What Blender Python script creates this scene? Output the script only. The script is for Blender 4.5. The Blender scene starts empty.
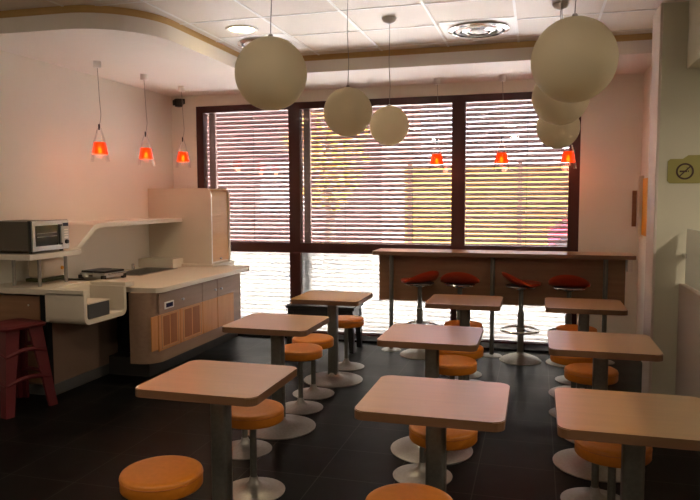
import bpy, bmesh, math, random
from mathutils import Vector, Matrix
random.seed(7)
S = bpy.context.scene
COL = S.collection
PI = math.pi

# ------------------------------------------------------------------ camera
F_PX, YAW, PITCH, ROLL, CAMH = 666.2132, 0.27351589, 0.07768391, -0.00367491, 1.53704522
cam = bpy.data.cameras.new('camera')
cam.sensor_fit = 'HORIZONTAL'; cam.sensor_width = 36; cam.lens = F_PX / 700 * 36
cam.clip_start = .05; cam.clip_end = 200
camo = bpy.data.objects.new('camera', cam); COL.objects.link(camo)
fwd = Vector((-math.sin(YAW)*math.cos(PITCH), math.cos(YAW)*math.cos(PITCH), -math.sin(PITCH)))
rt = Vector((math.cos(YAW), math.sin(YAW), 0)); up = rt.cross(fwd)
r2 = rt*math.cos(ROLL) + up*math.sin(ROLL); u2 = up*math.cos(ROLL) - rt*math.sin(ROLL)
M4 = Matrix((r2, u2, -fwd)).transposed().to_4x4(); M4.translation = Vector((0, 0, CAMH))
camo.matrix_world = M4
S.camera = camo

# ------------------------------------------------------------------ view and world
S.view_settings.view_transform = 'Standard'; S.view_settings.look = 'None'
S.view_settings.gamma = 1; S.view_settings.use_curve_mapping = False
S.view_settings.exposure = 1.85
w = bpy.data.worlds.new('sky'); S.world = w; w.use_nodes = True
nt = w.node_tree; bg = nt.nodes['Background']
tc = nt.nodes.new('ShaderNodeTexCoord'); sx = nt.nodes.new('ShaderNodeSeparateXYZ')
cr = nt.nodes.new('ShaderNodeValToRGB')
nt.links.new(tc.outputs['Generated'], sx.inputs[0]); nt.links.new(sx.outputs['Z'], cr.inputs[0])
cr.color_ramp.elements[0].position = 0; cr.color_ramp.elements[0].color = (1, .97, .95, 1)
cr.color_ramp.elements[1].position = .35; cr.color_ramp.elements[1].color = (.55, .62, 1, 1)
nt.links.new(cr.outputs[0], bg.inputs[0]); bg.inputs[1].default_value = 3.4
SKY = bg

sun = bpy.data.lights.new('sun', 'SUN'); sun.energy = 45; sun.angle = math.radians(.6); sun.color = (1, .96, .86)
suno = bpy.data.objects.new('sun', sun); COL.objects.link(suno)
suno.rotation_euler = Vector((-.9, -.10, -1)).to_track_quat('-Z', 'Y').to_euler()

def area(name, loc, size, power, color, rot=(0, 0, 0), sy=None, shape='RECTANGLE', spread=PI):
    l = bpy.data.lights.new(name, 'AREA'); l.shape = shape; l.size = size
    if sy: l.size_y = sy
    l.energy = power; l.color = color; l.spread = spread
    o = bpy.data.objects.new(name, l); COL.objects.link(o); o.location = loc; o.rotation_euler = rot
    return o

# ------------------------------------------------------------------ helpers
def tag(o, label=None, cat=None, group=None, kind=None):
    if label: o['label'] = label
    if cat: o['category'] = cat
    if group: o['group'] = group
    if kind: o['kind'] = kind
    return o
def obj(name, bm, m, parent=None, smooth=False, angle=40):
    bmesh.ops.recalc_face_normals(bm, faces=bm.faces)
    me = bpy.data.meshes.new(name); bm.to_mesh(me); bm.free()
    for mm in (m if isinstance(m, (list, tuple)) else [m]): me.materials.append(mm)
    if smooth:
        for p in me.polygons: p.use_smooth = True
        me.set_sharp_from_angle(angle=math.radians(angle))
    o = bpy.data.objects.new(name, me); COL.objects.link(o)
    if parent: o.parent = parent
    return o
def struct(name, bm, m, **k): return tag(obj(name, bm, m, **k), kind='structure')
def thing(name, label, cat, loc=(0, 0, 0), rz=0, group=None):
    o = bpy.data.objects.new(name, None); COL.objects.link(o); o.empty_display_size = .1
    o.location = loc; o.rotation_euler = (0, 0, rz)
    return tag(o, label, cat, group)
def copy_tree(o, parent=None):
    c = o.copy(); COL.objects.link(c)
    if parent: c.parent = parent
    for ch in list(o.children): copy_tree(ch, c)
    return c
def BM(): return bmesh.new()
def box(bm, x0, x1, y0, y1, z0, z1, bev=0, seg=2, mi=0):
    r = bmesh.ops.create_cube(bm, size=1)
    for v in r['verts']:
        v.co = Vector(((x0+x1)/2 + v.co.x*(x1-x0), (y0+y1)/2 + v.co.y*(y1-y0), (z0+z1)/2 + v.co.z*(z1-z0)))
    fs = set(f for v in r['verts'] for f in v.link_faces)
    for f in fs: f.material_index = mi
    if bev:
        es = list(set(e for v in r['verts'] for e in v.link_edges))
        bmesh.ops.bevel(bm, geom=es, offset=bev, segments=seg, profile=.5, affect='EDGES')
    return bm
def lathe(bm, prof, cx=0, cy=0, n=48, cap=True):
    rings = []
    for r, z in prof:
        if r < 1e-6: rings.append([bm.verts.new((cx, cy, z))])
        else: rings.append([bm.verts.new((cx+r*math.cos(2*PI*i/n), cy+r*math.sin(2*PI*i/n), z)) for i in range(n)])
    for a, b in zip(rings, rings[1:]):
        for i in range(n):
            j = (i+1) % n
            if len(a) == 1 and len(b) == 1: continue
            if len(a) == 1: bm.faces.new((a[0], b[j], b[i]))
            elif len(b) == 1: bm.faces.new((a[i], a[j], b[0]))
            else: bm.faces.new((a[i], a[j], b[j], b[i]))
    return bm
def tube(bm, pts, r, n=10, closed=False):
    pts = [Vector(p) for p in pts]; rings = []; N = len(pts)
    prev = None
    for i, p in enumerate(pts):
        a = pts[(i-1) % N] if (i > 0 or closed) else p; b = pts[(i+1) % N] if (i < N-1 or closed) else p
        t = (b-a).normalized()
        if prev is None:
            u = t.orthogonal().normalized()
        else:
            u = (prev - t*prev.dot(t)).normalized()
        prev = u; v = t.cross(u)
        rr = r[i] if isinstance(r, (list, tuple)) else r
        rings.append([bm.verts.new(p + u*rr*math.cos(2*PI*k/n) + v*rr*math.sin(2*PI*k/n)) for k in range(n)])
    rng = range(N) if closed else range(N-1)
    for i in rng:
        a, b = rings[i], rings[(i+1) % N]
        for k in range(n):
            bm.faces.new((a[k], a[(k+1) % n], b[(k+1) % n], b[k]))
    if not closed:
        bm.faces.new(rings[0][::-1]); bm.faces.new(rings[-1])
    return bm
def rrect(x0, x1, y0, y1, r, seg=6):
    out = []
    for cx, cy, a in ((x1-r, y0+r, -90), (x1-r, y1-r, 0), (x0+r, y1-r, 90), (x0+r, y0+r, 180)):
        for i in range(seg+1):
            t = math.radians(a + 90*i/seg); out.append((cx+r*math.cos(t), cy+r*math.sin(t)))
    return out
def prism(bm, pts, h0, h1, axis='Z', mi=0):
    """closed outline extruded; axis Z: pts=(x,y); X: pts=(y,z); Y: pts=(x,z)"""
    def P(p, h):
        return {'Z': (p[0], p[1], h), 'X': (h, p[0], p[1]), 'Y': (p[0], h, p[1])}[axis]
    a = [bm.verts.new(P(p, h0)) for p in pts]; b = [bm.verts.new(P(p, h1)) for p in pts]
    n = len(pts); fs = [bm.faces.new(a[::-1]), bm.faces.new(b)]
    for i in range(n): fs.append(bm.faces.new((a[i], a[(i+1) % n], b[(i+1) % n], b[i])))
    for f in fs: f.material_index = mi
    return fs

# ------------------------------------------------------------------ materials
def mat(name, col, rough=.6, metal=0, spec=.5, **k):
    m = bpy.data.materials.new(name); m.use_nodes = True
    b = m.node_tree.nodes['Principled BSDF']
    b.inputs['Base Color'].default_value = (*col, 1); b.inputs['Roughness'].default_value = rough
    b.inputs['Metallic'].default_value = metal; b.inputs['Specular IOR Level'].default_value = spec
    for kk, v in k.items(): b.inputs[kk.replace('_', ' ')].default_value = v
    return m
def noisy(name, c1, c2, rough=.6, scale=8, stretch=(1, 1, 1), detail=3, bump=0, metal=0, spec=.5, r2=None, bscale=None, contrast=(.3, .7), **k):
    m = mat(name, c1, rough, metal, spec, **k); nt = m.node_tree; b = nt.nodes['Principled BSDF']
    t = nt.nodes.new('ShaderNodeTexCoord'); mp = nt.nodes.new('ShaderNodeMapping'); mp.inputs['Scale'].default_value = stretch
    n = nt.nodes.new('ShaderNodeTexNoise'); n.inputs['Scale'].default_value = scale; n.inputs['Detail'].default_value = detail
    r = nt.nodes.new('ShaderNodeValToRGB'); r.color_ramp.elements[0].position = contrast[0]; r.color_ramp.elements[1].position = contrast[1]
    r.color_ramp.elements[0].color = (*c1, 1); r.color_ramp.elements[1].color = (*c2, 1)
    L = nt.links
    L.new(t.outputs['Object'], mp.inputs[0]); L.new(mp.outputs[0], n.inputs['Vector']); L.new(n.outputs[0], r.inputs[0]); L.new(r.outputs[0], b.inputs['Base Color'])
    if bump:
        bp = nt.nodes.new('ShaderNodeBump'); bp.inputs['Strength'].default_value = bump; bp.inputs['Distance'].default_value = .002
        if bscale:
            n2 = nt.nodes.new('ShaderNodeTexNoise'); n2.inputs['Scale'].default_value = bscale; L.new(t.outputs['Object'], n2.inputs['Vector']); L.new(n2.outputs[0], bp.inputs['Height'])
        else: L.new(n.outputs[0], bp.inputs['Height'])
        L.new(bp.outputs[0], b.inputs['Normal'])
    return m
M = {}
M['wall'] = noisy('painted_wall', (.87, .84, .745), (.89, .86, .765), .7, 2.5, bump=.15, bscale=250, spec=.3)
M['soffit'] = noisy('white_plaster', (.88, .83, .77), (.90, .85, .79), .75, 2, spec=.2)
M['tile'] = noisy('mineral_ceiling_tile', (.76, .69, .61), (.80, .73, .65), .5, 120, detail=4, bump=.2, spec=.3)
M['tbar'] = mat('white_tee_bar', (.9, .88, .85), .35)
M['cove'] = noisy('brown_cove_strip', (.55, .34, .12), (.68, .47, .20), .6, 3, (.4, .4, 6))
M['frame'] = mat('maroon_window_frame', (.065, .014, .013), .35, 0, .5)
M['wood'] = noisy('beech_laminate', (.44, .24, .085), (.53, .30, .115), .33, 2.2, (1.2, 14, 14), 6, spec=.55, contrast=(.25, .75))
M['wood'].node_tree.nodes['Principled BSDF'].inputs['Coat Weight'].default_value = 1; M['wood'].node_tree.nodes['Principled BSDF'].inputs['Coat IOR'].default_value = 1.75; M['wood'].node_tree.nodes['Principled BSDF'].inputs['Coat Roughness'].default_value = .3
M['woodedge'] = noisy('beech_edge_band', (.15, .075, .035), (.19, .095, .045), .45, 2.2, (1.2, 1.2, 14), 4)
M['panel'] = noisy('brown_wood_panel', (.23, .115, .055), (.28, .145, .07), .5, 2, (1, 10, 14), 4)
M['cabwood'] = noisy('cabinet_wood', (.30, .19, .125), (.35, .225, .15), .5, 2.5, (10, 1, 12), 4)
M['sidewood'] = noisy('plain_brown_laminate', (.25, .165, .12), (.28, .19, .14), .5, 3)
M['door'] = noisy('light_maple_door', (.60, .25, .07), (.68, .31, .10), .45, 2.5, (10, 10, 1), 4)
M['slatwood'] = noisy('tambour_wood', (.50, .27, .11), (.56, .32, .14), .5, 1.5, (1, 1, 6), 3)
M['vent'] = noisy('dark_vent_wood', (.32, .11, .028), (.38, .14, .04), .6, 3, (10, 10, 1), 3)
M['orange'] = noisy('orange_vinyl', (.58, .185, .012), (.64, .21, .018), .42, 40, bump=.1, spec=.45)
M['orangeside'] = noisy('orange_vinyl_band', (.46, .13, .018), (.50, .15, .022), .5, 40)
M['steel'] = noisy('satin_steel', (.33, .315, .285), (.38, .365, .335), .42, 60, metal=.7)
M['column'] = noisy('grey_steel_column', (.16, .157, .14), (.19, .185, .165), .42, 60, metal=.6)
M['chrome'] = mat('chrome', (.7, .7, .7), .15, 1)
M['redshell'] = mat('red_orange_shell', (.46, .045, .012), .3, 0, .6)
M['white'] = noisy('cream_solid_surface', (.66, .59, .48), (.70, .63, .515), .4, 3, spec=.5)
M['shelfwhite'] = mat('cream_shelf', (.70, .64, .55), .45)
M['ivory'] = mat('ivory_edge', (.78, .74, .68), .4)
M['globe'] = noisy('opal_globe', (.44, .395, .29), (.46, .415, .305), .55, 1.5, spec=.3)
def opal(name, col):
    m = bpy.data.materials.new(name); m.use_nodes = True; nt = m.node_tree; L = nt.links; b = nt.nodes['Principled BSDF']; o = nt.nodes['Material Output']
    b.inputs['Base Color'].default_value = (*col, 1); b.inputs['Roughness'].default_value = .5; b.inputs['Specular IOR Level'].default_value = .25
    t = nt.nodes.new('ShaderNodeBsdfTranslucent'); t.inputs[0].default_value = (*col, 1)
    mx = nt.nodes.new('ShaderNodeMixShader'); mx.inputs[0].default_value = .5
    L.new(b.outputs[0], mx.inputs[1]); L.new(t.outputs[0], mx.inputs[2]); L.new(mx.outputs[0], o.inputs[0]); return m
M['globe'] = opal('opal_glass_globe', (.79, .71, .54))
M['globering'] = mat('globe_rim', (.75, .72, .66), .4)
M['black'] = mat('black_plastic', (.012, .012, .013), .4)
M['blackmatte'] = mat('black_matte', (.01, .01, .011), .7, spec=.2)
M['cord'] = mat('grey_cord', (.30, .27, .24), .6)
M['lampwhite'] = mat('white_lamp_fitting', (.85, .82, .78), .4)
M['redplastic'] = noisy('red_plastic', (.11, .010, .014), (.13, .012, .016), .5, 5)
M['pillar'] = noisy('grey_green_plaster', (.62, .60, .48), (.65, .63, .50), .75, 2, spec=.2)
M['pillaredge'] = mat('pillar_edge', (.64, .55, .48), .6)
M['lowwall'] = mat('beige_low_wall', (.50, .42, .35), .6)
M['sign'] = mat('olive_sign', (.33, .30, .08), .5)
M['signtext'] = mat('sign_brown', (.05, .018, .008), .5)
M['blind'] = noisy('aluminium_slat', (.10, .048, .045), (.125, .065, .06), .45, 4, (1, 20, 20), spec=.5)
M['rail'] = mat('grey_brown_rail', (.16, .10, .09), .5)
M['skirt'] = mat('grey_metal_plinth', (.22, .22, .21), .4, .6)
M['plinth'] = mat('dark_plinth', (.035, .033, .03), .4)
M['yellowacr'] = mat('orange_acrylic', (.85, .40, .01), .4)
M['greydark'] = mat('dark_grey_body', (.05, .05, .048), .5)
M['cream'] = mat('cream_plastic', (.74, .64, .48), .35)
M['green'] = mat('dark_olive_base', (.06, .07, .02), .5)
M['silver'] = mat('silver_front', (.52, .52, .52), .3, .7)
M['ovenside'] = mat('grey_oven_case', (.12, .105, .085), .45, .5)
M['ovenglass'] = mat('dark_oven_glass', (.008, .008, .009), .12, 0, .6)
M['grill'] = mat('black_grill_top', (.012, .012, .014), .3)
M['lcd'] = mat('blue_black_display', (.02, .02, .06), .2)
M['facade'] = noisy('brown_facade', (.22, .11, .09), (.30, .17, .14), .8, .6, (1, 1, 2), 2)
M['facade2'] = mat('pale_facade', (.62, .55, .50), .8)
M['yellow'] = noisy('yellow_hoarding', (.42, .24, .03), (.50, .32, .06), .7, .8)
M['asphalt'] = noisy('pale_paving', (.55, .53, .51), (.62, .60, .58), .9, 1)
M['leaf'] = noisy('autumn_leaf', (.55, .26, .03), (.70, .42, .07), .7, 3)
M['bark'] = mat('bark', (.10, .06, .04), .9)
M['redcar'] = mat('red_paint', (.7, .03, .06), .3)
M['carglass'] = mat('car_glass', (.03, .03, .04), .1)

# floor tiles
def floor_mat():
    m = mat('black_floor_tile', (.011, .0105, .010), .42, 0, .10); nt = m.node_tree; L = nt.links; b = nt.nodes['Principled BSDF']
    t = nt.nodes.new('ShaderNodeTexCoord'); s = nt.nodes.new('ShaderNodeSeparateXYZ'); L.new(t.outputs['Object'], s.inputs[0])
    outs = []
    for ax, off in (('X', 2.82+42), ('Y', -3.40+42)):
        a = nt.nodes.new('ShaderNodeMath'); a.operation = 'ADD'; a.inputs[1].default_value = off; L.new(s.outputs[ax], a.inputs[0])
        d = nt.nodes.new('ShaderNodeMath'); d.operation = 'PINGPONG'; d.inputs[1].default_value = .21; L.new(a.outputs[0], d.inputs[0])
        c = nt.nodes.new('ShaderNodeMath'); c.operation = 'LESS_THAN'; c.inputs[1].default_value = .0028; L.new(d.outputs[0], c.inputs[0])
        outs.append(c)
    mx = nt.nodes.new('ShaderNodeMath'); mx.operation = 'MAXIMUM'; L.new(outs[0].outputs[0], mx.inputs[0]); L.new(outs[1].outputs[0], mx.inputs[1])
    n = nt.nodes.new('ShaderNodeTexNoise'); n.inputs['Scale'].default_value = 3; n.inputs['Detail'].default_value = 5; L.new(t.outputs['Object'], n.inputs['Vector'])
    rr = nt.nodes.new('ShaderNodeMapRange'); rr.inputs['To Min'].default_value = .30; rr.inputs['To Max'].default_value = .48; L.new(n.outputs[0], rr.inputs['Value'])
    L.new(rr.outputs[0], b.inputs['Roughness'])
    r1 = nt.nodes.new('ShaderNodeValToRGB'); r1.color_ramp.elements[0].color = (.0022, .0023, .0025, 1); r1.color_ramp.elements[1].color = (.0055, .0055, .0057, 1); L.new(n.outputs[0], r1.inputs[0])
    mc = nt.nodes.new('ShaderNodeMixRGB'); L.new(mx.outputs[0], mc.inputs[0]); L.new(r1.outputs[0], mc.inputs[1]); mc.inputs[2].default_value = (.040, .038, .034, 1)
    L.new(mc.outputs[0], b.inputs['Base Color'])
    return m
M['floor'] = floor_mat()

def glass_thin(name, tint=(1, 1, 1), gloss=1.0):
    m = bpy.data.materials.new(name); m.use_nodes = True; nt = m.node_tree; nt.nodes.clear(); L = nt.links
    o = nt.nodes.new('ShaderNodeOutputMaterial'); tr = nt.nodes.new('ShaderNodeBsdfTransparent'); tr.inputs[0].default_value = (*tint, 1)
    g = nt.nodes.new('ShaderNodeBsdfGlossy'); g.inputs['Roughness'].default_value = .02
    f = nt.nodes.new('ShaderNodeFresnel'); f.inputs[0].default_value = 1.5
    mu = nt.nodes.new('ShaderNodeMath'); mu.operation = 'MULTIPLY'; mu.inputs[1].default_value = gloss; L.new(f.outputs[0], mu.inputs[0])
    mx = nt.nodes.new('ShaderNodeMixShader'); L.new(mu.outputs[0], mx.inputs[0]); L.new(tr.outputs[0], mx.inputs[1]); L.new(g.outputs[0], mx.inputs[2]); L.new(mx.outputs[0], o.inputs[0])
    return m
M['glass'] = glass_thin('clear_glass', gloss=1.1)
M['shadeglass'] = glass_thin('lamp_glass', (1, 1, 1), .25)
def frosted(name, col=(.33, .327, .312), trans=.02):
    m = bpy.data.materials.new(name); m.use_nodes = True; nt = m.node_tree; nt.nodes.clear(); L = nt.links
    o = nt.nodes.new('ShaderNodeOutputMaterial'); tl = nt.nodes.new('ShaderNodeBsdfTranslucent'); tl.inputs[0].default_value = (*col, 1)
    tr = nt.nodes.new('ShaderNodeBsdfTransparent'); tr.inputs[0].default_value = (1, 1, 1, 1)
    mx = nt.nodes.new('ShaderNodeMixShader'); mx.inputs[0].default_value = trans
    L.new(tl.outputs[0], mx.inputs[1]); L.new(tr.outputs[0], mx.inputs[2]); L.new(mx.outputs[0], o.inputs[0])
    return m
M['frost'] = frosted('frosted_film_glass', trans=.28)
M['counterglass'] = mat('pale_frosted_panel', (.74, .80, .70), .25, 0, .5)
def emis(name, col, st):
    m = bpy.data.materials.new(name); m.use_nodes = True; b = m.node_tree.nodes['Principled BSDF']
    b.inputs['Base Color'].default_value = (*col, 1); b.inputs['Emission Color'].default_value = (*col, 1); b.inputs['Emission Strength'].default_value = st
    b.inputs['Roughness'].default_value = .3
    return m
def lit_glass(name, tint, em, st, fac):
    m = bpy.data.materials.new(name); m.use_nodes = True; nt = m.node_tree; L = nt.links; b = nt.nodes['Principled BSDF']; o = nt.nodes['Material Output']
    b.inputs['Base Color'].default_value = (*em, 1); b.inputs['Emission Color'].default_value = (*em, 1); b.inputs['Emission Strength'].default_value = st; b.inputs['Roughness'].default_value = .2
    t = nt.nodes.new('ShaderNodeBsdfTransparent'); t.inputs[0].default_value = (*tint, 1)
    mx = nt.nodes.new('ShaderNodeMixShader'); mx.inputs[0].default_value = fac
    L.new(b.outputs[0], mx.inputs[1]); L.new(t.outputs[0], mx.inputs[2]); L.new(mx.outputs[0], o.inputs[0]); return m
M['shadeorange'] = lit_glass('lit_orange_glass', (1, .42, .10), (.9, .09, .004), .20, .42)
M['bulb'] = emis('lit_bulb', (1, .55, .12), 6)
M['downlight'] = emis('lit_downlight', (1, .82, .42), 7)

# ------------------------------------------------------------------ room shell
XL, YW, ZC, ZS = -4.14, 7.05, 2.89, 2.725
struct('floor', box(BM(), XL-.2, 4.7, -2.7, YW+.02, -.1, 0), M['floor'])
struct('wall_left', box(BM(), XL-.2, XL, -2.7, YW+.3, 0, 3.2), M['wall'])
struct('wall_back', box(BM(), XL-.2, 4.7, -2.7, -2.5, 0, 3.2), M['wall'])
struct('wall_far_right', box(BM(), 4.5, 4.7, -2.7, 5.6, 0, 3.2), M['wall'])
bm = BM()                                       # window wall: strips around the opening
box(bm, XL, -3.83, YW, YW+.2, 0, 3.2); box(bm, .405, 1.2, YW, YW+.2, 0, 3.2); box(bm, -3.83, .405, YW, YW+.2, 2.60, 3.2)
struct('wall_front', bm, M['wall'])
struct('wall_right', box(BM(), .968, 1.2, 5.5, YW, 0, 3.2), M['wall'])
bm = BM(); box(bm, .826, 4.5, 5.2, 5.5, 0, 3.2)
struct('wall_partition', bm, M['pillar'])
struct('trim_1', box(BM(), .808, .828, 5.185, 5.52, 0, ZC, .006), M['pillaredge'])
# main ceiling plane with tiles
struct('ceiling', box(BM(), XL, 4.5, -2.5, YW, ZC, 3.1), M['tile'])
bm = BM()
k = -6
for i in range(-6, 9):
    x = -.18 + .61*i
    if x > XL and x < 4.5: box(bm, x-.009, x+.009, -2.5, 6.2, ZC-.005, ZC+.001)
for j in range(-12, 4):
    y = 4.74 + .605*j
    if y > -2.5 and y < 6.2: box(bm, XL, 4.5, y-.009, y+.009, ZC-.0045, ZC+.001)
struct('trim_2', bm, M['tbar'])
# dropped soffit outline (x,y): left strip and far strip with rounded corners
def arc(cx, cy, r, a0, a1, n=10):
    return [(cx+r*math.cos(math.radians(a0+(a1-a0)*i/n)), cy+r*math.sin(math.radians(a0+(a1-a0)*i/n))) for i in range(n+1)]
def sof(off):
    xe, yn, yf = -2.68-off, 4.06+off, 6.09+off
    p = [(XL, YW), (XL, yn-.03)]
    p += [(x, y) for x, y in arc(xe-.55, yn+.55, .55, -90, 0, 12)]
    p += [(x, y) for x, y in arc(xe+.25, yf-.25, .25, 180, 90, 8)]
    p += [(.968, yf), (.968, YW)]
    return p
bm = BM(); prism(bm, sof(0), ZS, 2.835); struct('trim_3', bm, M['soffit'])
bm = BM(); prism(bm, sof(.012), 2.835, ZC); struct('trim_4', bm, M['cove'])
# bulkhead and low counter wall at the right
struct('trim_5', box(BM(), .99, 4.5, -2.5, 5.2, 2.43, ZC), M['pillar'])
struct('baseboard_left', box(BM(), XL, XL+.012, -2.5, 4.2, 0, .08), M['skirt'])
struct('trim_6', box(BM(), -3.83, .405, 6.78, 7.03, 0, .022), M['blackmatte'])

# ------------------------------------------------------------------ windows
ZT0, ZT1 = .925, 1.035     # transom
XF0, XF1 = -3.83, .405
bays = [(-3.745, -2.69), (-2.56, -.87), (-.73, .30)]
posts = [(-3.83, -3.745), (-2.69, -2.56), (-.87, -.73), (.30, .405)]
for i, (a, b) in enumerate(bays):
    x0 = posts[i][0] if i == 0 else (posts[i][0]+posts[i][1])/2
    x1 = posts[i+1][1] if i == 2 else (posts[i+1][0]+posts[i+1][1])/2
    t = bpy.data.objects.new('window_%d' % (i+1), None); COL.objects.link(t); t.location = ((x0+x1)/2, YW+.06, 0); tag(t, kind='structure')
    cx = (x0+x1)/2
    bm = BM()
    box(bm, x0-cx, a-cx, -.05, .05, 0, 2.60); box(bm, b-cx, x1-cx, -.05, .05, 0, 2.60)
    box(bm, a-cx, b-cx, -.05, .05, 2.525, 2.60); box(bm, a-cx, b-cx, -.05, .05, ZT0, ZT1); box(bm, a-cx, b-cx, -.05, .05, 0, .03)
    obj('window_frame', bm, M['frame'], t)
    obj('upper_pane', box(BM(), a-cx, b-cx, .00, .006, ZT1, 2.525), M['glass'], t)
    obj('lower_pane', box(BM(), a-cx, b-cx, .00, .006, .03, ZT0), M['frost'], t)
# exterior venetian blinds
pos_word = ['leftmost window bay behind the tall cabinet', 'widest middle window bay', 'right window bay nearest the beige wall']
for i, (x0, x1) in enumerate([(-3.85, -2.63), (-2.62, -.80), (-.79, .45)]):
    cx = (x0+x1)/2
    t = thing('venetian_blind', 'brown metal venetian blind outside the ' + pos_word[i], 'blind', (cx, 7.235, 0), 0, 'outdoor venetian blinds')
    bm = BM(); z = .04; j = 0
    while z < 2.62:
        # one slat: shallow curved strip, outer edge low
        jit = random.uniform(-.015, .015)
        ang = math.radians(60) + jit*.5; wd = .0455; n = 3; pr = []
        for q in range(n+1):
            s_ = (q/n-.5)*wd; bow = .003*math.cos(PI*(q/n-.5))
            pr.append((s_*math.cos(ang)+bow*math.sin(ang), -s_*math.sin(ang)+bow*math.cos(ang)))
        outl = [(y, z+zz) for y, zz in pr] + [(y+.0004, z+zz-.0012) for y, zz in pr[::-1]]
        prism(bm, outl, x0-cx, x1-cx, 'X')
        z += .0495; j += 1
    obj('slats', bm, M['blind'], t)
    for fx in ((.55,) if i != 1 else (.30, .72)):
        xx = (x0-cx) + (x1-x0)*fx
        obj('ladder_cord', box(BM(), xx-.003, xx+.003, -.032, -.029, .03, 2.62), M['black'], t)
    obj('head_rail', box(BM(), x0-cx, x1-cx, -.04, .04, 2.60, 2.68), M['rail'], t)
for x, lab in ((-3.675, 'grey brown guide post standing before the slats in the leftmost window bay'),
               (-2.505, 'grey brown guide post standing before the slats in the middle window bay')):
    tag(obj('guide_post', box(BM(), x-.038, x+.038, 7.15, 7.19, 0, 2.7), M['rail']), lab, 'post', 'guide posts of the outdoor blinds')

# ------------------------------------------------------------------ outdoors
tag(obj('pavement', box(BM(), -30, 22, YW+.2, 45, -.12, -.01), M['asphalt']), kind='structure')
t = thing('brown_building', 'brown rendered building seen through the blinds at the left', 'building', (-11.5, 17, 0))
obj('walls', box(BM(), -8, 7.6, 0, 6, -.02, 9.5), M['facade'], t)
for i in range(4):
    for j in range(3):
        x = -6.6 + i*3.6; z = 1.1+j*2.9
        wd = obj('facade_window', box(BM(), x, x+1.3, -.04, .02, z, z+1.5), M['facade2'], t)
t = thing('site_hoarding', 'long yellow site hoarding seen through the right blinds', 'fence', (-1.5, 18, 0))
obj('boards', box(BM(), -2.0, 13, 0, .15, -.01, 2.35), M['yellow'], t)
for i in range(6): obj('post', box(BM(), -1.9+i*2.9, -1.78+i*2.9, -.08, 0, -.01, 2.5), M['bark'], t)
t = thing('autumn_tree', 'orange leaved tree beyond the middle window', 'tree', (-4.1, 13, 0))
obj('trunk', tube(BM(), [(0, 0, -.02), (.05, 0, 1.2), (-.05, 0, 2.2), (.1, 0, 3.2)], [.13, .11, .09, .05]), M['bark'], t, smooth=True)
bm = BM()
for i in range(900):
    a, b_, rr = random.uniform(0, 2*PI), random.uniform(-1, 1), random.uniform(.2, 1)**.5
    s = math.sqrt(1-b_*b_); c = Vector((rr*s*math.cos(a)*.9, rr*s*math.sin(a)*.9, 2.9+rr*b_*1.7))
    d = .09; n1 = Vector((random.gauss(0, 1), random.gauss(0, 1), random.gauss(0, 1))).normalized(); o1 = n1.orthogonal().normalized(); o2 = n1.cross(o1)
    bm.faces.new([bm.verts.new(c+o1*d), bm.verts.new(c+o2*d*.6), bm.verts.new(c-o1*d), bm.verts.new(c-o2*d*.6)])
obj('foliage', bm, M['leaf'], t)
# parked red car
t = thing('parked_car', 'red car parked in front of the yellow hoarding', 'car', (1.25, 16.5, 0))
prof = [(-1.0, .35), (-1.0, .8), (-.65, .9), (-.4, 1.3), (.45, 1.3), (.8, .92), (1.0, .85), (1.0, .35)]
bm = BM(); prism(bm, prof, -.8, .8, 'Y'); bmesh.ops.bevel(bm, geom=bm.edges[:], offset=.05, segments=2, affect='EDGES'); obj('car_body', bm, M['redcar'], t)
bm = BM(); prism(bm, [(-.52, .95), (-.34, 1.24), (.38, 1.24), (.62, .95)], -.81, .81, 'Y'); obj('side_windows', bm, M['carglass'], t)
for x in (-.6, .6):
    for y in (-.78, .66):
        bm = BM(); lathe(bm, [(0, -.06), (.28, -.06), (.32, -.03), (.32, .09), (.28, .12), (0, .12)], n=24)
        bmesh.ops.rotate(bm, verts=bm.verts, cent=(0, 0, 0), matrix=Matrix.Rotation(PI/2, 3, 'X')); bmesh.ops.translate(bm, verts=bm.verts, vec=(x, y+.06, .32)); obj('wheel', bm, M['black'], t)

# ------------------------------------------------------------------ tables
TW, TD, TH = .574, .543, .72
def make_table(label):
    t = thing('pedestal_table', label, 'table', group='square pedestal tables')
    bm = BM(); pts = rrect(-TW/2, TW/2, -TD/2, TD/2, .043, 6)
    fs = prism(bm, pts, TH-.036, TH)
    es = [e for e in bm.edges if all(abs(v.co.z-TH) < 1e-5 for v in e.verts)]
    bmesh.ops.bevel(bm, geom=es, offset=.003, segments=2, affect='EDGES')
    bm.normal_update()
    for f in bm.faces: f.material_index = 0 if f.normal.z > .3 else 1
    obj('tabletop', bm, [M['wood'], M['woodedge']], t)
    bm = BM(); prism(bm, rrect(-.040, .040, -.040, .040, .018, 4), .02, TH-.04)
    obj('column', bm, M['column'], t, smooth=True)
    obj('base', lathe(BM(), [(0, 0), (.248, 0), (.25, .006), (.235, .012), (.15, .022), (.08, .034), (.05, .05), (.042, .07), (0, .07)], n=64), M['steel'], t, smooth=True, angle=60)
    obj('top_plate', box(BM(), -.12, .12, -.12, .12, TH-.043, TH-.037), M['column'], t)
    return t
tabs = [((-1.354, 2.667), 'beech square table at the front left, nearest the camera, warm brown top'),
        ((-.378, 2.629), 'beech square table at the front middle with pinkish sheen on its top'),
        ((.363, 2.624), 'beech square table at the front right, cut by the right edge of the photo'),
        ((.354, 3.881), 'beech square table of the right column, second from the front, beside the partition wall'),
        ((-.582, 3.861), 'beech square table of the middle column, second from the front'),
        ((-1.612, 3.996), 'beech square table of the left column, second from the front'),
        ((-1.60, 5.177), 'beech square table of the left column farthest back, before the low black table'),
        ((-.530, 5.223), 'beech square table of the middle column farthest back, before the window bar'),
        ((.352, 5.251), 'beech square table of the right column farthest back, before the window bar')]
t0 = None
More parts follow.
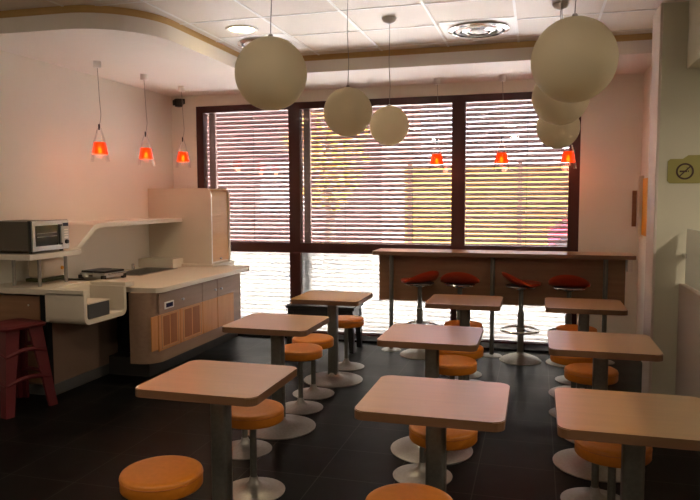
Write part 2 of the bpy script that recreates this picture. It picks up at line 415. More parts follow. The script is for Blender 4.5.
for (x, y), lab in tabs:
    if t0 is None: t0 = make_table(lab); o = t0
    else: o = copy_tree(t0); o['label'] = lab
    o.location = (x*1.025, y*1.025, 0)

# ------------------------------------------------------------------ orange stools
def make_stool(label):
    t = thing('round_stool', label, 'stool', group='orange pedestal stools')
    r = .162
    obj('seat', lathe(BM(), [(0, .453), (r-.03, .4525), (r-.010, .451), (r-.003, .447), (r, .441), (r+.0, .392), (r-.004, .386), (r-.015, .384), (0, .384)], n=64), M['orange'], t, smooth=True, angle=60)
    obj('seat_piping', lathe(BM(), [(r-.001, .436), (r+.002, .434), (r+.002, .432), (r-.001, .430)], n=64), M['orangeside'], t, smooth=True)
    obj('mount_plate', lathe(BM(), [(0, .372), (.06, .372), (.06, .384), (0, .384)], n=24), M['column'], t)
    obj('post', lathe(BM(), [(0, .02), (.018, .02), (.018, .372), (0, .372)], n=20), M['column'], t, smooth=True)
    obj('base', lathe(BM(), [(0, 0), (.163, 0), (.165, .005), (.15, .010), (.10, .018), (.05, .032), (.026, .055), (.020, .08), (0, .08)], n=56), M['steel'], t, smooth=True, angle=60)
    return t
stools = [((-1.435, 2.30), 'orange round stool at the lower left, on the near side of the front left table'),
          ((-1.412, 3.14), 'orange round stool just behind the front left table, half under its right corner'),
          ((-1.70, 3.66), 'orange round stool hidden behind the front left tabletop, only its steel base showing'),
          ((-1.648, 4.52), 'orange round stool behind the second left table, nearer of the two touching in view'),
          ((-1.672, 4.88), 'orange round stool on the near side of the farthest left table'),
          ((-1.655, 5.76), 'orange round stool behind the farthest left table, before the black table'),
          ((-.423, 2.29), 'orange round stool at the bottom edge, in front of the front middle table'),
          ((-.415, 3.12), 'orange round stool behind the front middle table, split by its column'),
          ((-.586, 3.56), 'orange round stool hidden by the front middle tabletop, only its post and base showing'),
          ((-.53, 4.42), 'orange round stool behind the second middle table, showing at the right of its column'),
          ((-.52, 4.86), 'orange round stool showing only as a strip under the edge of the second middle table'),
          ((-.60, 5.77), 'orange round stool behind the farthest middle table, before the bar stools'),
          ((.345, 3.12), 'orange round stool under the back edge of the front right table'),
          ((.305, 3.47), 'orange round stool hidden by the front right tabletop, only its thin post and base showing'),
          ((.348, 4.42), 'orange round stool behind the second right table, split by its column'),
          ((.27, 4.88), 'orange round stool showing only as a strip under the second right tabletop'),
          ((.335, 5.80), 'orange round stool behind the farthest right table, before the window bar')]
s0 = None
for (x, y), lab in stools:
    if s0 is None: s0 = make_stool(lab); o = s0
    else: o = copy_tree(s0); o['label'] = lab
    o.location = (x, y, 0)

# ------------------------------------------------------------------ window bar
t = thing('window_bar', 'long brown wood bar counter on steel posts along the window', 'counter', (0, 0, 0))
bm = BM(); prism(bm, rrect(-1.57, .865, 6.40, 6.80, .02, 3), .975, 1.012); bm.normal_update()
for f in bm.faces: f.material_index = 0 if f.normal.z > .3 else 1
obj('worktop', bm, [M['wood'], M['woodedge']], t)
obj('front_panel', box(BM(), -1.545, .80, 6.61, 6.63, .495, .975), M['panel'], t)
obj('wall_bracket', box(BM(), .80, .84, 6.45, 6.62, .86, .975), M['ivory'], t)
for x in (-1.40, -.403, .62):
    p = obj('bar_post', lathe(BM(), [(0, .012), (.021, .012), (.021, .975), (0, .975)], x, 6.53, 20), M['column'], t, smooth=True)
    obj('foot_disc', lathe(BM(), [(0, 0), (.098, 0), (.10, .004), (.09, .010), (.03, .016), (0, .016)], x, 6.53, 40), M['steel'], t, smooth=True)
    obj('top_flange', lathe(BM(), [(0, .965), (.05, .965), (.05, .975), (0, .975)], x, 6.53, 24), M['column'], t)

def make_barstool(label):
    t = thing('bar_stool', label, 'bar stool', group='red bar stools along the window bar')
    # shell: dish with back rim raised toward -Y
    bm = BM(); n = 48; rad = 10; rings = []
    def hz(r, a):
        back = max(0, math.cos(a+PI/2))   # 1 at -Y
        back = max(0, -math.sin(a))
        q = r
        return .735 + .012*q*q + .10*back**1.2*q**2.0
    for k in range(rad+1):
        q = k/rad; ring = []
        for i in range(n):
            a = 2*PI*i/n
            rx = .188*q; ry = .180*q*(1 if math.sin(a) < 0 else 1.0)
            ring.append(bm.verts.new((rx*math.cos(a), ry*math.sin(a), hz(q, a))))
        rings.append(ring)
    bmesh.ops.remove_doubles(bm, verts=rings[0], dist=1e-4)
    c0 = [v for v in bm.verts if v.co.xy.length < 1e-5][0]
    for k in range(rad):
        for i in range(n):
            j = (i+1) % n
            if k == 0: bm.faces.new((c0, rings[1][i], rings[1][j]))
            else: bm.faces.new((rings[k][i], rings[k][j], rings[k+1][j], rings[k+1][i]))
    bmesh.ops.recalc_face_normals(bm, faces=bm.faces)
    g = bmesh.ops.extrude_face_region(bm, geom=bm.faces[:])
    for v in [v for v in g['geom'] if isinstance(v, bmesh.types.BMVert)]: v.co.z -= .022 ; v.co.xy *= .97
    obj('seat_shell', bm, M['redshell'], t, smooth=True, angle=50)
    obj('seat_rim', tube(BM(), [(.145*math.cos(a), .135*math.sin(a), .708) for a in [2*PI*i/40 for i in range(40)]], .007, 8, True), M['chrome'], t, smooth=True)
    obj('seat_pan', lathe(BM(), [(0, .675), (.035, .675), (.06, .69), (.14, .712), (.14, .716), (0, .716)], n=40), M['black'], t, smooth=True, angle=60)
    obj('post', lathe(BM(), [(0, .03), (.030, .03), (.030, .46), (.021, .465), (.021, .68), (0, .68)], n=24), M['column'], t, smooth=True)
    f = obj('foot_ring', tube(BM(), [(.175*math.cos(a), .175*math.sin(a)-.01, .295) for a in [2*PI*i/48 for i in range(48)]], .011, 8, True), M['chrome'], t, smooth=True)
    obj('ring_arm', tube(BM(), [(.02, .0, .295), (.09, .03, .295), (.168, .045, .295)], .008, 8), M['chrome'], t, smooth=True)
    obj('ring_collar', lathe(BM(), [(.030, .27), (.037, .275), (.037, .315), (.030, .32)], n=24), M['steel'], t, smooth=True)
    obj('base', lathe(BM(), [(0, 0), (.193, 0), (.195, .006), (.17, .025), (.11, .052), (.06, .068), (.034, .075), (.032, .085), (0, .085)], n=56), M['steel'], t, smooth=True, angle=60)
    return t
bst = [((-1.085, 6.38), 50, 'red bar stool farthest left at the window bar, its seat turned left'),
       ((-.70, 6.40), 0, 'red bar stool second from the left, its low back squarely facing the room'),
       ((-.13, 6.40), -62, 'red bar stool standing alone in the middle with its full chrome foot ring showing'),
       ((.297, 6.40), -8, 'red bar stool farthest right at the window bar, above the back right table')]
b0 = None
for (x, y), rz, lab in bst:
    if b0 is None: b0 = make_barstool(lab); o = b0
    else: o = copy_tree(b0); o['label'] = lab
    o.location = (x, y, 0); o.rotation_euler = (0, 0, math.radians(rz))

# ------------------------------------------------------------------ low black table by the window
t = thing('low_table', 'low black table with tapered legs by the window behind the far left table', 'table', (-2.08, 6.45, 0))
obj('tabletop', box(BM(), -.36, .36, -.19, .19, .43, .46, .004), M['black'], t)
obj('apron', box(BM(), -.34, .34, -.175, .175, .34, .43), M['black'], t)
for sx in (-1, 1):
    for sy in (-1, 1):
        bm = BM(); prism(bm, rrect(sx*.31-.035, sx*.31+.035, sy*.145-.035, sy*.145+.035, .005, 1), 0, .40)
        for v in bm.verts:
            if v.co.z < .01: v.co.x = sx*.33 + (v.co.x-sx*.31)*.6
        obj('leg', bm, M['black'], t)

# ------------------------------------------------------------------ service counter (left)
LX = -4.138
t = thing('side_counter', 'cream counter slab with a hanging bin niche beside the red stool', 'counter')
ZR = .80; ZL = .86; XE = -3.225
bm = BM(); box(bm, LX, XE, 4.18, 4.235, ZL-.045, ZL, .006); box(bm, LX, -3.56, 4.23, 4.83, ZL-.045, ZL); box(bm, LX, XE, 4.70, 4.83, ZL-.045, ZL, .004)
obj('slab', bm, M['white'], t)
# U shaped niche extruded along X
def ufn():
    o = [(4.18, ZL-.03), (4.18, .65)] + [(4.24+.06*math.cos(math.radians(a)), .655+.06*math.sin(math.radians(a))) for a in range(190, 271, 16)]
    o += [(4.65+.06*math.cos(math.radians(a)), .655+.06*math.sin(math.radians(a))) for a in range(-90, 1, 18)] + [(4.71, ZL-.03)]
    i = [(4.675, ZL-.03), (4.675, .665)] + [(4.645+.03*math.cos(math.radians(a)), .66+.03*math.sin(math.radians(a))) for a in range(0, -91, -18)]
    i += [(4.245+.03*math.cos(math.radians(a)), .66+.03*math.sin(math.radians(a))) for a in range(-90, -181, -18)] + [(4.215, ZL-.03)]
    return o + i
bm = BM(); prism(bm, ufn(), -3.56, XE+.002, 'X'); obj('niche_shell', bm, M['white'], t, smooth=True, angle=30)
obj('niche_back', box(BM(), -3.57, -3.545, 4.185, 4.705, .61, ZL-.02), M['white'], t)
obj('niche_insert', box(BM(), -3.54, -3.235, 4.24, 4.50, .632, .745, .003), [M['greydark']], t)
obj('insert_lid', box(BM(), -3.54, -3.23, 4.235, 4.505, .745, .753), M['white'], t)
# cabinet under
t = thing('base_cabinet', 'brown base cabinet under the cream side counter behind the red stool', 'cabinet')
obj('body', box(BM(), LX, -3.62, 4.27, 5.13, .09, ZR-.05), M['sidewood'], t)
d = obj('door', box(BM(), LX+.01, -3.68, 4.252, 4.27, .11, ZL-.07, .002), M['panel'], t)
obj('lock', lathe(BM(), [(0, 0), (.008, 0), (.008, .004), (0, .004)], n=12), M['chrome'], d).matrix_local = Matrix.Translation((-3.78, 4.252, .72)) @ Matrix.Rotation(PI/2, 4, 'X')
obj('corner_post', box(BM(), -3.675, -3.612, 4.252, 4.30, .09, ZL-.05), M['blackmatte'], t)
obj('plinth', box(BM(), LX, -3.61, 4.30, 5.13, 0, .09), M['skirt'], t)

# main counter
t = thing('service_counter', 'cream countertop running from the bin niche to the window', 'worktop')
ZR = .80; XR = -2.985
bm = BM()
hx0, hx1, hy0, hy1 = -4.02, -3.68, 5.60, 6.26
prism(bm, [(-3.68, 4.835), (XR-.10, 4.815), (XR-.04, 4.83), (XR-.01, 4.87), (XR, 4.93), (XR, 6.60), (XR-.05, 6.72), (-3.68, 6.76)], ZR-.04, ZR)
box(bm, LX, -3.68, 4.835, hy0, ZR-.04, ZR); box(bm, LX, hx0, hy0, hy1, ZR-.04, ZR); box(bm, LX, -3.68, hy1, 6.98, ZR-.04, ZR)
box(bm, -3.68, -3.34, 6.755, 6.98, ZR-.04, ZR)
obj('slab', bm, M['white'], t, smooth=True, angle=30)
obj('wall_ledge', box(BM(), LX, -3.72, 6.28, 6.50, ZR, ZR+.095, .004), M['white'], t)
obj('cabinet_ledge', box(BM(), LX, -3.345, 6.46, 6.99, ZR, ZR+.03, .004), M['white'], t)
tk = obj('sink', BM(), M['steel'], t); bm = BM()
box(bm, hx0-.02, hx1+.02, hy0-.02, hy0+.006, ZR, ZR+.004); box(bm, hx0-.02, hx1+.02, hy1-.006, hy1+.016, ZR, ZR+.004)
box(bm, hx0-.02, hx0+.006, hy0, hy1, ZR, ZR+.004); box(bm, hx1-.006, hx1+.02, hy0, hy1, ZR, ZR+.004)
box(bm, hx0, hx0+.004, hy0, hy1, ZR-.12, ZR); box(bm, hx1-.004, hx1, hy0, hy1, ZR-.12, ZR); box(bm, hx0, hx1, hy0, hy0+.004, ZR-.12, ZR); box(bm, hx0, hx1, hy1-.004, hy1, ZR-.12, ZR); box(bm, hx0, hx1, hy0, hy1, ZR-.124, ZR-.12)
bm.to_mesh(tk.data); bm.free()
obj('tap', lathe(BM(), [(0, 0), (.018, 0), (.018, .05), (.013, .06), (0, .062)], -4.07, 6.08, 16), M['chrome'], t, smooth=True).location.z = ZR

t = thing('long_cabinet', 'long brown kitchen cabinet with pale maple doors under the cream countertop', 'cabinet')
XC = -3.02
bm = BM(); prism(bm, [(-3.25, 4.99)] + [(XC-.16+.16*math.sin(math.radians(a)), 4.99-0+.16-.16*math.cos(math.radians(a))) for a in range(0, 91, 10)] + [(XC, 6.45), (-3.25, 6.45)], .165, ZR-.04)
for v in bm.verts: v.co.y -= .21 if v.co.y < 5.3 else 0
obj('carcass', bm, M['cabwood'], t, smooth=True, angle=30)
obj('recess_panel', box(BM(), -3.62, -3.25, 5.14, 6.45, .05, ZR-.04), M['blackmatte'], t)
obj('plinth', box(BM(), -3.60, -3.20, 4.98, 6.75, 0, .165), M['plinth'], t)
obj('back_carcass', box(BM(), LX+.01, -3.63, 5.16, 6.9, .05, ZR-.13), M['cabwood'], t)
def front(name, y0, y1, z0, z1, m, th=.006): return obj(name, box(BM(), XC-.004, XC+th, y0, y1, z0, z1, .0015), m, t)
KN = lambda par, y, z: setattr(obj('knob', lathe(BM(), [(0, 0), (.005, 0), (.005, .012), (.012, .018), (.012, .024), (0, .027)], n=16), M['silver'], par, smooth=True), 'matrix_local', Matrix.Translation((XC+.006, y, z)) @ Matrix.Rotation(PI/2, 4, 'Y'))
d = front('drawer', 4.86, 5.60, .577, .745, M['cabwood']); KN(d, 5.22, .655)
e = obj('display_bezel', box(BM(), XC+.006, XC+.016, 4.93, 5.08, .607, .668, .004), M['ivory'], d)
obj('display_screen', box(BM(), XC+.015, XC+.019, 4.95, 5.055, .620, .656), M['lcd'], d)
d = front('drawer', 5.61, 5.905, .577, .745, M['cabwood']); KN(d, 5.84, .655)
d = front('drawer', 5.915, 6.30, .577, .745, M['cabwood']); KN(d, 5.965, .65)
front('side_strip', 4.74, 4.835, .285, .57, M['door'], .004)
for y0, y1 in ((4.845, 5.19), (5.20, 5.60)):
    d = front('door', y0, y1, .265, .57, M['door'])
    for q in range(2):
        a = y0+.07+(y1-y0-.12)*q*.52
        obj('vent_panel', box(BM(), XC+.004, XC+.008, a, a+(y1-y0-.12)*.44, .30, .55), M['vent'], d)
    bm = BM()
    for (a, b, z0, z1) in ((y0+.04, y0+.05, .28, .565), (y1-.035, y1-.025, .28, .565), (y0+.04, y1-.025, .28, .287), (y0+.04, y1-.025, .558, .565)): box(bm, XC+.005, XC+.009, a, b, z0, z1)
    obj('vent_frame', bm, M['slatwood'], d)
front('door', 5.61, 5.905, .265, .57, M['door']); front('door', 5.915, 6.27, .265, .57, M['door'])

# tall tambour cabinet
t = thing('tambour_cabinet', 'tall cream cabinet with a wooden roller door beside the window', 'cabinet')
y0, y1, z0, z1, xf = 6.50, 6.955, ZR+.03, 1.65, -3.375
bm = BM(); r = .06
pts = [(LX, z0), (xf, z0), (xf, z1-r)] + [(xf-r+r*math.cos(math.radians(a)), z1-r+r*math.sin(math.radians(a))) for a in range(10, 91, 10)] + [(LX, z1)]
prism(bm, pts, y0, y0+.022, 'Y'); obj('side_panel', bm, M['white'], t, smooth=True, angle=30)
bm = BM(); prism(bm, pts, y1-.022, y1, 'Y'); obj('side_panel', bm, M['white'], t, smooth=True, angle=30)
bm = BM(); box(bm, LX, xf-.02, y0+.022, y1-.022, z0, z0+.02); box(bm, LX, xf-r, y0+.022, y1-.022, z1-.02, z1-.004); obj('inner_shelf', bm, M['white'], t)
bm = BM(); n = 26
for i in range(n):
    za = z0+.02+(z1-r-z0-.02)*i/n; zb = z0+.02+(z1-r-z0-.02)*(i+1)/n
    prism(bm, [(xf-.028, za), (xf-.0135, za), (xf-.012, za+.0015), (xf-.012, zb-.0015), (xf-.0135, zb), (xf-.028, zb)], y0+.022, y1-.022, 'Y')
bmE = BM(); box(bmE, xf, xf+.003, y0, y0+.022, z0, z1-r); box(bmE, xf, xf+.003, y1-.022, y1, z0, z1-r); obj('edge_band', bmE, M['ivory'], t)
rr = r-.014
ar = [(xf-r+rr*math.cos(math.radians(a)), z1-r+rr*math.sin(math.radians(a))) for a in range(0, 91, 10)]; ar2 = [(xf-r+(rr-.012)*math.cos(math.radians(a)), z1-r+(rr-.012)*math.sin(math.radians(a))) for a in range(90, -1, -10)]
prism(bm, ar+ar2, y0+.022, y1-.022, 'Y')
d = obj('roller_door', bm, M['slatwood'], t)
setattr(obj('knob', lathe(BM(), [(0, 0), (.006, 0), (.006, .010), (.012, .014), (.010, .022), (0, .024)], n=16), M['silver'], d, smooth=True), 'matrix_local', Matrix.Translation((xf-.012, 6.72, z0+.045)) @ Matrix.Rotation(PI/2, 4, 'Y'))

# wall shelf stepping down to oven shelf
t = thing('wall_shelf', 'cream wall shelf that slopes down to the oven platform on steel posts', 'shelf')
prof = [(4.08, 1.085), (4.70, 1.085), (4.76, 1.095), (5.02, 1.27), (5.10, 1.288), (6.499, 1.288), (6.499, 1.328), (5.08, 1.328), (5.0, 1.315), (4.76, 1.14), (4.70, 1.125), (4.08, 1.125)]
bm = BM(); prism(bm, prof, LX, -3.72, 'X'); obj('board', bm, M['shelfwhite'], t, smooth=True, angle=25)
bm = BM(); prism(bm, [(-3.722, 4.08), (-3.60, 4.08), (-3.60, 4.66), (-3.722, 4.76)], 1.085, 1.125); obj('oven_platform', bm, M['shelfwhite'], t)
for x, y in ((-3.95, 4.30), (-3.71, 4.30), (-3.71, 4.60)):
    obj('support_post', lathe(BM(), [(0, ZL), (.014, ZL), (.014, 1.085), (0, 1.085)], x, y, 16), M['steel'], t, smooth=True)

# mini oven
t = thing('mini_oven', 'silver mini oven with dark glass door on the shelf platform', 'oven', (-3.64, 4.13, 1.125))
obj('case', box(BM(), -.44, -.02, .02, .42, .02, .245, .006), M['ovenside'], t)
obj('back_band', box(BM(), -.02, -.004, .005, .43, .015, .25, .003), M['black'], t)
obj('front_face', box(BM(), -.006, .010, .02, .425, .018, .247, .004), M['silver'], t)
d = obj('door_window', box(BM(), .009, .013, .05, .295, .055, .212, .002), M['ovenglass'], t)
bm = BM()
for zz in (.125, .152): tube(bm, [(.0145, .065, zz), (.0145, .28, zz+.003)], .0025, 6)
obj('rack_glint', bm, M['silver'], t)
obj('door_handle', box(BM(), .012, .032, .308, .330, .07, .20, .005), M['silver'], t)
obj('handle_mount', box(BM(), .010, .02, .302, .336, .055, .215), M['black'], t)
obj('control_strip', box(BM(), .009, .014, .345, .418, .028, .238, .002), M['silver'], t)
obj('display', box(BM(), .0135, .016, .350, .412, .198, .225), M['lcd'], t)
setattr(obj('dial', lathe(BM(), [(0, 0), (.018, 0), (.016, .015), (0, .016)], n=20), M['black'], t, smooth=True), 'matrix_local', Matrix.Translation((.013, .385, .075)) @ Matrix.Rotation(PI/2, 4, 'Y'))
bm = BM()
for q in range(4): box(bm, .013, .0155, .362, .408, .105+q*.02, .115+q*.02)
obj('buttons', bm, M['lampwhite'], t)
for (x, y) in ((-.40, .05), (-.40, .39), (-.04, .05), (-.04, .39)): obj('foot', lathe(BM(), [(0, 0), (.015, 0), (.015, .02), (0, .02)], x, y, 12), M['black'], t)

# toaster beneath
t = thing('toaster', 'cream toaster with dark olive base under the oven platform', 'toaster', (-3.95, 4.66, ZL))
obj('base', box(BM(), -.085, .09, -.15, .15, 0, .03, .008), M['green'], t)
bm = BM(); box(bm, -.075, .08, -.135, .135, .028, .185, .03, 4); obj('body', bm, M['cream'], t, smooth=True)
bm = BM(); box(bm, -.04, -.015, -.10, .10, .184, .187); box(bm, .02, .045, -.10, .10, .184, .187); obj('slots', bm, M['black'], t)
obj('lever', box(BM(), -.02, .02, .135, .16, .05, .065, .004), M['black'], t)
setattr(obj('dial', lathe(BM(), [(0, 0), (.016, 0), (.014, .01), (0, .011)], n=16), M['yellowacr'], t, smooth=True), 'matrix_local', Matrix.Translation((.079, .09, .10)) @ Matrix.Rotation(PI/2, 4, 'Y'))
tag(obj('power_cable', tube(BM(), [(-4.11, 4.20, 1.08), (-4.12, 4.235, .98), (-4.10, 4.24, .90), (-4.04, 4.23, .866), (-4.0, 4.186, .866), (-4.0, 4.172, .855), (-4.0, 4.168, .80)], .0035, 6), M['black']), 'thin dark cable hanging down the wall past the side counter edge', 'cable')

# contact grill
t = thing('contact_grill', 'flat silver contact grill with black lid on the countertop by the niche', 'grill', (-3.89, 5.33, ZR), math.radians(-8))
obj('body', box(BM(), -.15, .15, -.14, .14, .02, .062, .008), M['silver'], t)
bm = BM(); box(bm, -.14, -.005, -.13, .13, .062, .082, .008); box(bm, .005, .14, -.13, .13, .062, .082, .008); obj('lid', bm, M['grill'], t)
for x in (-.14, .13):
    for y in (-.135, .12): obj('foot', box(BM(), x-.012, x+.022, y-.02, y+.02, 0, .045, .005), M['black'], t)
obj('handle', tube(BM(), [(.155, -.09, .05), (.185, -.09, .055), (.185, .09, .055), (.155, .09, .05)], .007, 8), M['chrome'], t, smooth=True)
obj('switch', box(BM(), -.03, .01, -.146, -.139, .03, .045), M['black'], t)

# red stool
t = thing('red_stool', 'red plastic stool with splayed legs at the left edge by the counter', 'stool', (-3.70, 3.99, 0), math.radians(-14.7))
pts = rrect(-.175, .175, -.175, .175, .06, 6); bm = BM()
a = [bm.verts.new((x, y, .605)) for x, y in pts]; b = [bm.verts.new((x*1.04, y*1.04, .622)) for x, y in pts]; c = [bm.verts.new((x*.96, y*.96, .63)) for x, y in pts]; c2 = [bm.verts.new((x*.4, y*.4, .622)) for x, y in pts]
n = len(pts)
for A, B in ((a, b), (b, c), (c, c2)):
    for i in range(n): bm.faces.new((A[i], A[(i+1) % n], B[(i+1) % n], B[i]))
bm.faces.new(a[::-1]); bm.faces.new(c2)
obj('seat', bm, M['redplastic'], t, smooth=True, angle=50)
ft = {}
for sx in (-1, 1):
    for sy in (-1, 1):
        bm = BM(); 
        L_ = [(.197, .028, 0), (.17, .034, .25), (.135, .050, .61)]
        R_ = [[bm.verts.new((sx*c_+a_*sx, sy*c_+b_*sy, z_)) for a_, b_ in ((.008, .008), (-2*w_, .008), (-2*w_, -.016), (-.016, -.016), (-.016, -2*w_), (.008, -2*w_))] for c_, w_, z_ in L_]
        for A_, B_ in zip(R_, R_[1:]):
            for q in range(6): bm.faces.new((A_[q], A_[(q+1) % 6], B_[(q+1) % 6], B_[q]))
        bm.faces.new(R_[0]); bm.faces.new(R_[-1])
        obj('leg', bm, M['redplastic'], t, smooth=True)
for zz, s in ((.23, .17), (.43, .153)):
    for q in range(4):
        bm = BM(); P0 = [(-s, -s), (s, -s), (s, s), (-s, s)][q]; P1 = [(s, -s), (s, s), (-s, s), (-s, -s)][q]
        tube(bm, [(P0[0]+(P1[0]-P0[0])*k/6, P0[1]+(P1[1]-P0[1])*k/6, zz+.03*math.sin(PI*k/6)-.01) for k in range(7)], .016, 8)
        obj('stretcher', bm, M['redplastic'], t, smooth=True)

# ------------------------------------------------------------------ globe lamps
def make_globe(label):
    t = thing('globe_lamp', label, 'pendant lamp', group='unlit white globe pendants')
    R = .15
    obj('globe', lathe(BM(), [(R*math.sin(PI*i/40), R*-math.cos(PI*i/40)) for i in range(41)], n=64), M['globe'], t, smooth=True, angle=180)
    obj('cap', lathe(BM(), [(0, R+.012), (.008, R+.012), (.012, R+.001), (.012, R-.004), (0, R-.004)], n=24), M['cord'], t, smooth=True)
    H = 2.885 - 2.06
    obj('cord', tube(BM(), [(0, 0, R+.015), (.006, .0, R+.15), (-.003, 0, R+.35), (.003, 0, H-.1), (0, 0, H-.04)], .0022, 6), M['cord'], t)
    obj('canopy', lathe(BM(), [(0, H-.045), (.012, H-.042), (.045, H-.025), (.056, H-.002), (.056, H), (0, H)], n=32), M['lampwhite'], t, smooth=True)
    return t
gl = [((-1.077, 2.631, 2.058), 'white globe pendant at the top left, largest of the left row'),
      ((-1.134, 4.008, 2.071), 'white globe pendant in the middle of the left row of three'),
      ((-1.096, 5.03, 2.089), 'white globe pendant of the left row nearest the window, smallest in view'),
      ((.118, 2.563, 2.032), 'largest white globe pendant, in front at the upper right'),
      ((.111, 3.818, 2.080), 'white globe pendant half hidden behind the largest right globe'),
      ((.133, 5.0, 2.036), 'lowest white globe of the right cluster, nearest the window')]
g0 = None
for (x, y, z), lab in gl:
    if g0 is None: g0 = make_globe(lab); o = g0
    else: o = copy_tree(g0); o['label'] = lab
    z -= .004; o.location = (x, y, z)
    for ch in o.children:
        if ch.name.startswith(('canopy',)): ch.location.z = 2.06 - z + 0.0
        if ch.name.startswith('cord'):
            k = (2.889-z-.165)/(2.885-2.06-.165); ch.scale.z = k; ch.location.z = .165*(1-k)
    
# ------------------------------------------------------------------ small orange pendants
def make_pend(label):
    t = thing('orange_pendant', label, 'pendant lamp', group='lit orange glass pendants')
    # origin at the bottom of the clear glass; ceiling at .835
    H = ZS - 1.888
    obj('canopy', lathe(BM(), [(0, H-.055), (.030, H-.055), (.034, H-.05), (.034, H), (0, H)], n=32), M['lampwhite'], t, smooth=True, angle=50)
    obj('cord', tube(BM(), [(0, 0, H-.05), (.004, 0, H-.12), (.012, 0, H-.3), (.022, .0, .40), (.012, 0, .34), (0, 0, .315)], .0022, 6), M['cord'], t)
    obj('cord_clip', box(BM(), -.006, .006, -.006, .006, .275, .325, .002), M['black'], t)
    bm = BM(); tube(bm, [(0, 0, .30), (.03, 0, .22), (.045, 0, .165)], .002, 6); tube(bm, [(0, 0, .30), (-.03, 0, .22), (-.045, 0, .165)], .002, 6)
    obj('hanger_wire', bm, M['lampwhite'], t)
    obj('outer_glass', lathe(BM(), [(.080, 0), (.070, .06), (.052, .17), (.030, .245), (.016, .29), (.0175, .291), (.0315, .246), (.0535, .171), (.0715, .061), (.0815, 0), (.080, 0)], n=40), M['shadeglass'], t, smooth=True)
    obj('lamp_shade', lathe(BM(), [(.067, .066), (.049, .168), (.047, .168), (.065, .066), (.067, .066)], n=40), M['shadeorange'], t, smooth=True)
    obj('bulb', lathe(BM(), [(0, .072), (.011, .076), (.017, .092), (.015, .112), (.008, .128), (0, .130)], n=20), M['bulb'], t, smooth=True)
    obj('bulb_holder', lathe(BM(), [(0, .130), (.009, .130), (.009, .175), (0, .175)], n=16), M['chrome'], t, smooth=True)
    return t
pn = [((-3.692, 5.071, 1.864), 'lit orange pendant over the side counter, nearest of three on the left wall'),
      ((-3.643, 5.71, 1.858), 'lit orange pendant in the middle of three by the left wall'),
      ((-3.657, 6.435, 1.868), 'lit orange pendant of the left wall nearest the window, beneath the corner speaker'),
      ((-.985, 6.77, 1.808), 'lit orange pendant before the wide window beside the mullion'),
      ((-.346, 6.77, 1.808), 'lit orange pendant in the middle of the right window bay'),
      ((.280, 6.77, 1.808), 'lit orange pendant half hidden by the lowest right globe')]
p0 = None
for (x, y, z), lab in pn:
    if p0 is None: p0 = make_pend(lab); o = p0
    else: o = copy_tree(p0); o['label'] = lab
    o.location = (x, y, z)
    for ch in o.children:
        if ch.name.startswith('canopy'): ch.location.z = 1.888 - z
        if ch.name.startswith('cord') and not ch.name.startswith('cord_clip'):
            k = (ZS-.05-z-.315)/(ZS-.05-1.888-.315); ch.scale.z = k; ch.location.z = .315*(1-k)
    l = bpy.data.lights.new('pendant_light', 'POINT'); l.energy = .32; l.color = (1, .24, .12); l.shadow_soft_size = .03
    lo = bpy.data.objects.new('pendant_light', l); COL.objects.link(lo); lo.location = (x, y, z+.035)

# ------------------------------------------------------------------ ceiling fittings
def make_downlight(label):
    t = thing('downlight', label, 'ceiling light', group='round recessed ceiling lights')
    obj('trim_ring', lathe(BM(), [(.10, -.006), (.125, -.010), (.132, -.002), (.132, 0), (.10, 0)], n=40), M['ivory'], t, smooth=True)
    obj('diffuser', lathe(BM(), [(0, -.004), (.10, -.004), (.10, 0), (0, 0)], n=40), M['downlight'], t)
    return t
d0 = make_downlight('round lit recessed light in the ceiling tile near the left globe')
d0.location = (-2.30, 5.02, ZC)
area('downlight_or_fill_lamp', (-2.30, 5.02, ZC-.012), .2, 2.5, (1, .78, .5), shape='DISK', spread=math.radians(120))
for (x, y, pw) in ((-2.3, 1.2, 3), (-.5, 1.2, 3), (-2.3, -1.2, 3), (-.5, -1.2, 3), (2.2, 1.2, 6), (2.2, 3.4, 9), (3.6, 3.4, 6)):
    # added fill lamps out of view, no fittings, brighten the room and partition wall
    area('downlight_or_fill_lamp', (x, y, ZC-.012 if x < .9 else 2.415), .2, pw, (1, .84, .66), shape='DISK')

def make_diffuser(label):
    t = thing('air_diffuser', label, 'air vent', group='square ceiling air diffusers')
    obj('plate', box(BM(), -.285, .285, -.285, .285, -.004, 0), M['tbar'], t)
    obj('dark_throat', lathe(BM(), [(0, -.005), (.235, -.005), (.235, -.006), (0, -.006)], n=48), M['greydark'], t)
    for k, r in enumerate((.235, .18, .125, .07)):
        obj('ring', lathe(BM(), [(r, -.006), (r+.006, -.016-.004*k), (r-.026, -.028-.003*k), (r-.030, -.026-.003*k), (r-.008, -.006)], n=48), M['chrome'] if k % 2 == 0 else M['tbar'], t, smooth=True)
    obj('center_cone', lathe(BM(), [(0, -.040), (.02, -.038), (.045, -.028), (.045, -.024), (0, -.024)], n=32), M['tbar'], t, smooth=True)
    return t
v0 = make_diffuser('square ceiling air vent with concentric rings near the window side'); v0.location = (-.475, 5.54, ZC)
v1 = copy_tree(v0); v1['label'] = 'square ceiling air vent partly hidden above the top left globe'; v1.location = (-2.31, 5.52, ZC)

# corner speaker
t = thing('corner_speaker', 'small black loudspeaker in the ceiling corner above the pendant', 'speaker', (-3.99, 6.95, 2.635), math.radians(-40))
t.scale = (.72, .72, .72)
bm = BM(); lathe(bm, [(0, -.07), (.055, -.06), (.078, -.02), (.078, .03), (.065, .06), (0, .065)], n=32)
obj('speaker_cabinet', bm, M['black'], t, smooth=True, angle=40)
obj('grille', box(BM(), -.05, .05, -.082, -.06, -.04, .045, .006), M['blackmatte'], t)
obj('wall_bracket', box(BM(), -.015, .015, .02, .10, -.01, .07), M['black'], t)

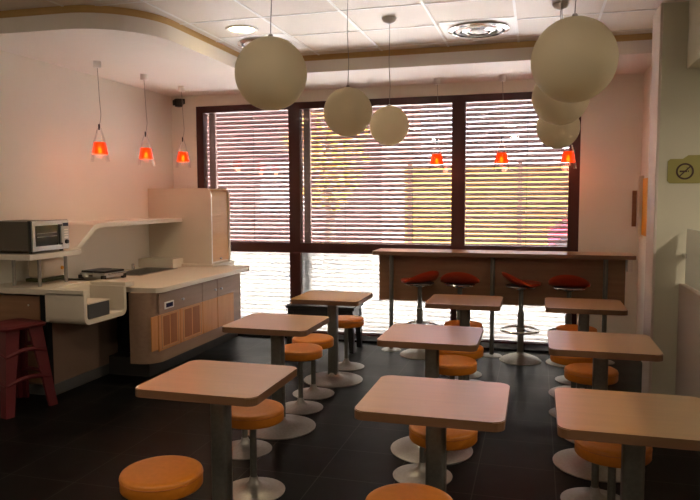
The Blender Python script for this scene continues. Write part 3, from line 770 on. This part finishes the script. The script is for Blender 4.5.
# ------------------------------------------------------------------ right side
t = thing('half_wall', 'low beige half wall carrying a pale frosted glass screen', 'partition')
obj('panel', box(BM(), .988, 1.08, .6, 5.198, 0, .92, .004), M['lowwall'], t)
g = obj('glass_screen', box(BM(), 1.01, 1.022, .6, 5.12, .93, 1.315), M['counterglass'], t)
obj('glass_clamp', box(BM(), 1.00, 1.032, 5.08, 5.198, 1.11, 1.14, .003), M['chrome'], t)
t = thing('no_smoking_sign', 'olive no smoking sign on the grey green partition wall', 'sign', (0, 5.2, 0))
pts = [(1.50, 1.633), (1.50, 1.83), (1.02, 1.83), (.985, 1.805), (.905, 1.805), (.888, 1.79), (.888, 1.650), (.905, 1.633)]
bm = BM(); prism(bm, pts, -.006, 0, 'Y'); obj('sign_board', bm, M['sign'], t)
bm = BM(); cx, cz, R, rr = 1.0, 1.717, .058, .046; N = 40
for i in range(N):
    a, b_ = 2*PI*i/N, 2*PI*(i+1)/N
    prism(bm, [(cx+R*math.cos(a), cz+R*math.sin(a)), (cx+R*math.cos(b_), cz+R*math.sin(b_)), (cx+rr*math.cos(b_), cz+rr*math.sin(b_)), (cx+rr*math.cos(a), cz+rr*math.sin(a))], -.0085, -.006, 'Y')
prism(bm, [(cx-.036, cz-.030), (cx-.030, cz-.036), (cx+.036, cz+.030), (cx+.030, cz+.036)], -.0085, -.006, 'Y')
obj('prohibition_ring', bm, M['signtext'], t)
bm = BM(); prism(bm, [(cx-.034, cz-.006), (cx+.014, cz-.006), (cx+.014, cz+.006), (cx-.034, cz+.006)], -.0075, -.006, 'Y'); prism(bm, [(cx+.019, cz-.006), (cx+.025, cz-.006), (cx+.025, cz+.006), (cx+.019, cz+.006)], -.0075, -.006, 'Y')
prism(bm, [(cx+.016, cz+.010), (cx+.020, cz+.010), (cx+.014, cz+.028), (cx+.010, cz+.028)], -.0075, -.006, 'Y')
obj('cigarette_pictogram', bm, M['signtext'], t)

t = thing('wall_display', 'white edged wall display with an orange board on the right wall', 'display', (.968, 6.77, 1.18))
obj('backing_board', box(BM(), -.012, 0, -.24, .055, .0, .53), M['yellowacr'], t)
obj('white_rim', box(BM(), -.045, 0, .06, .085, -.03, .56, .004), M['ivory'], t)
tag(obj('wall_plaque', box(BM(), .895, .935, 7.03, 7.05, 1.25, 1.60, .003), M['panel']), 'narrow brown plaque on the window wall beside the white edged display', 'plaque')
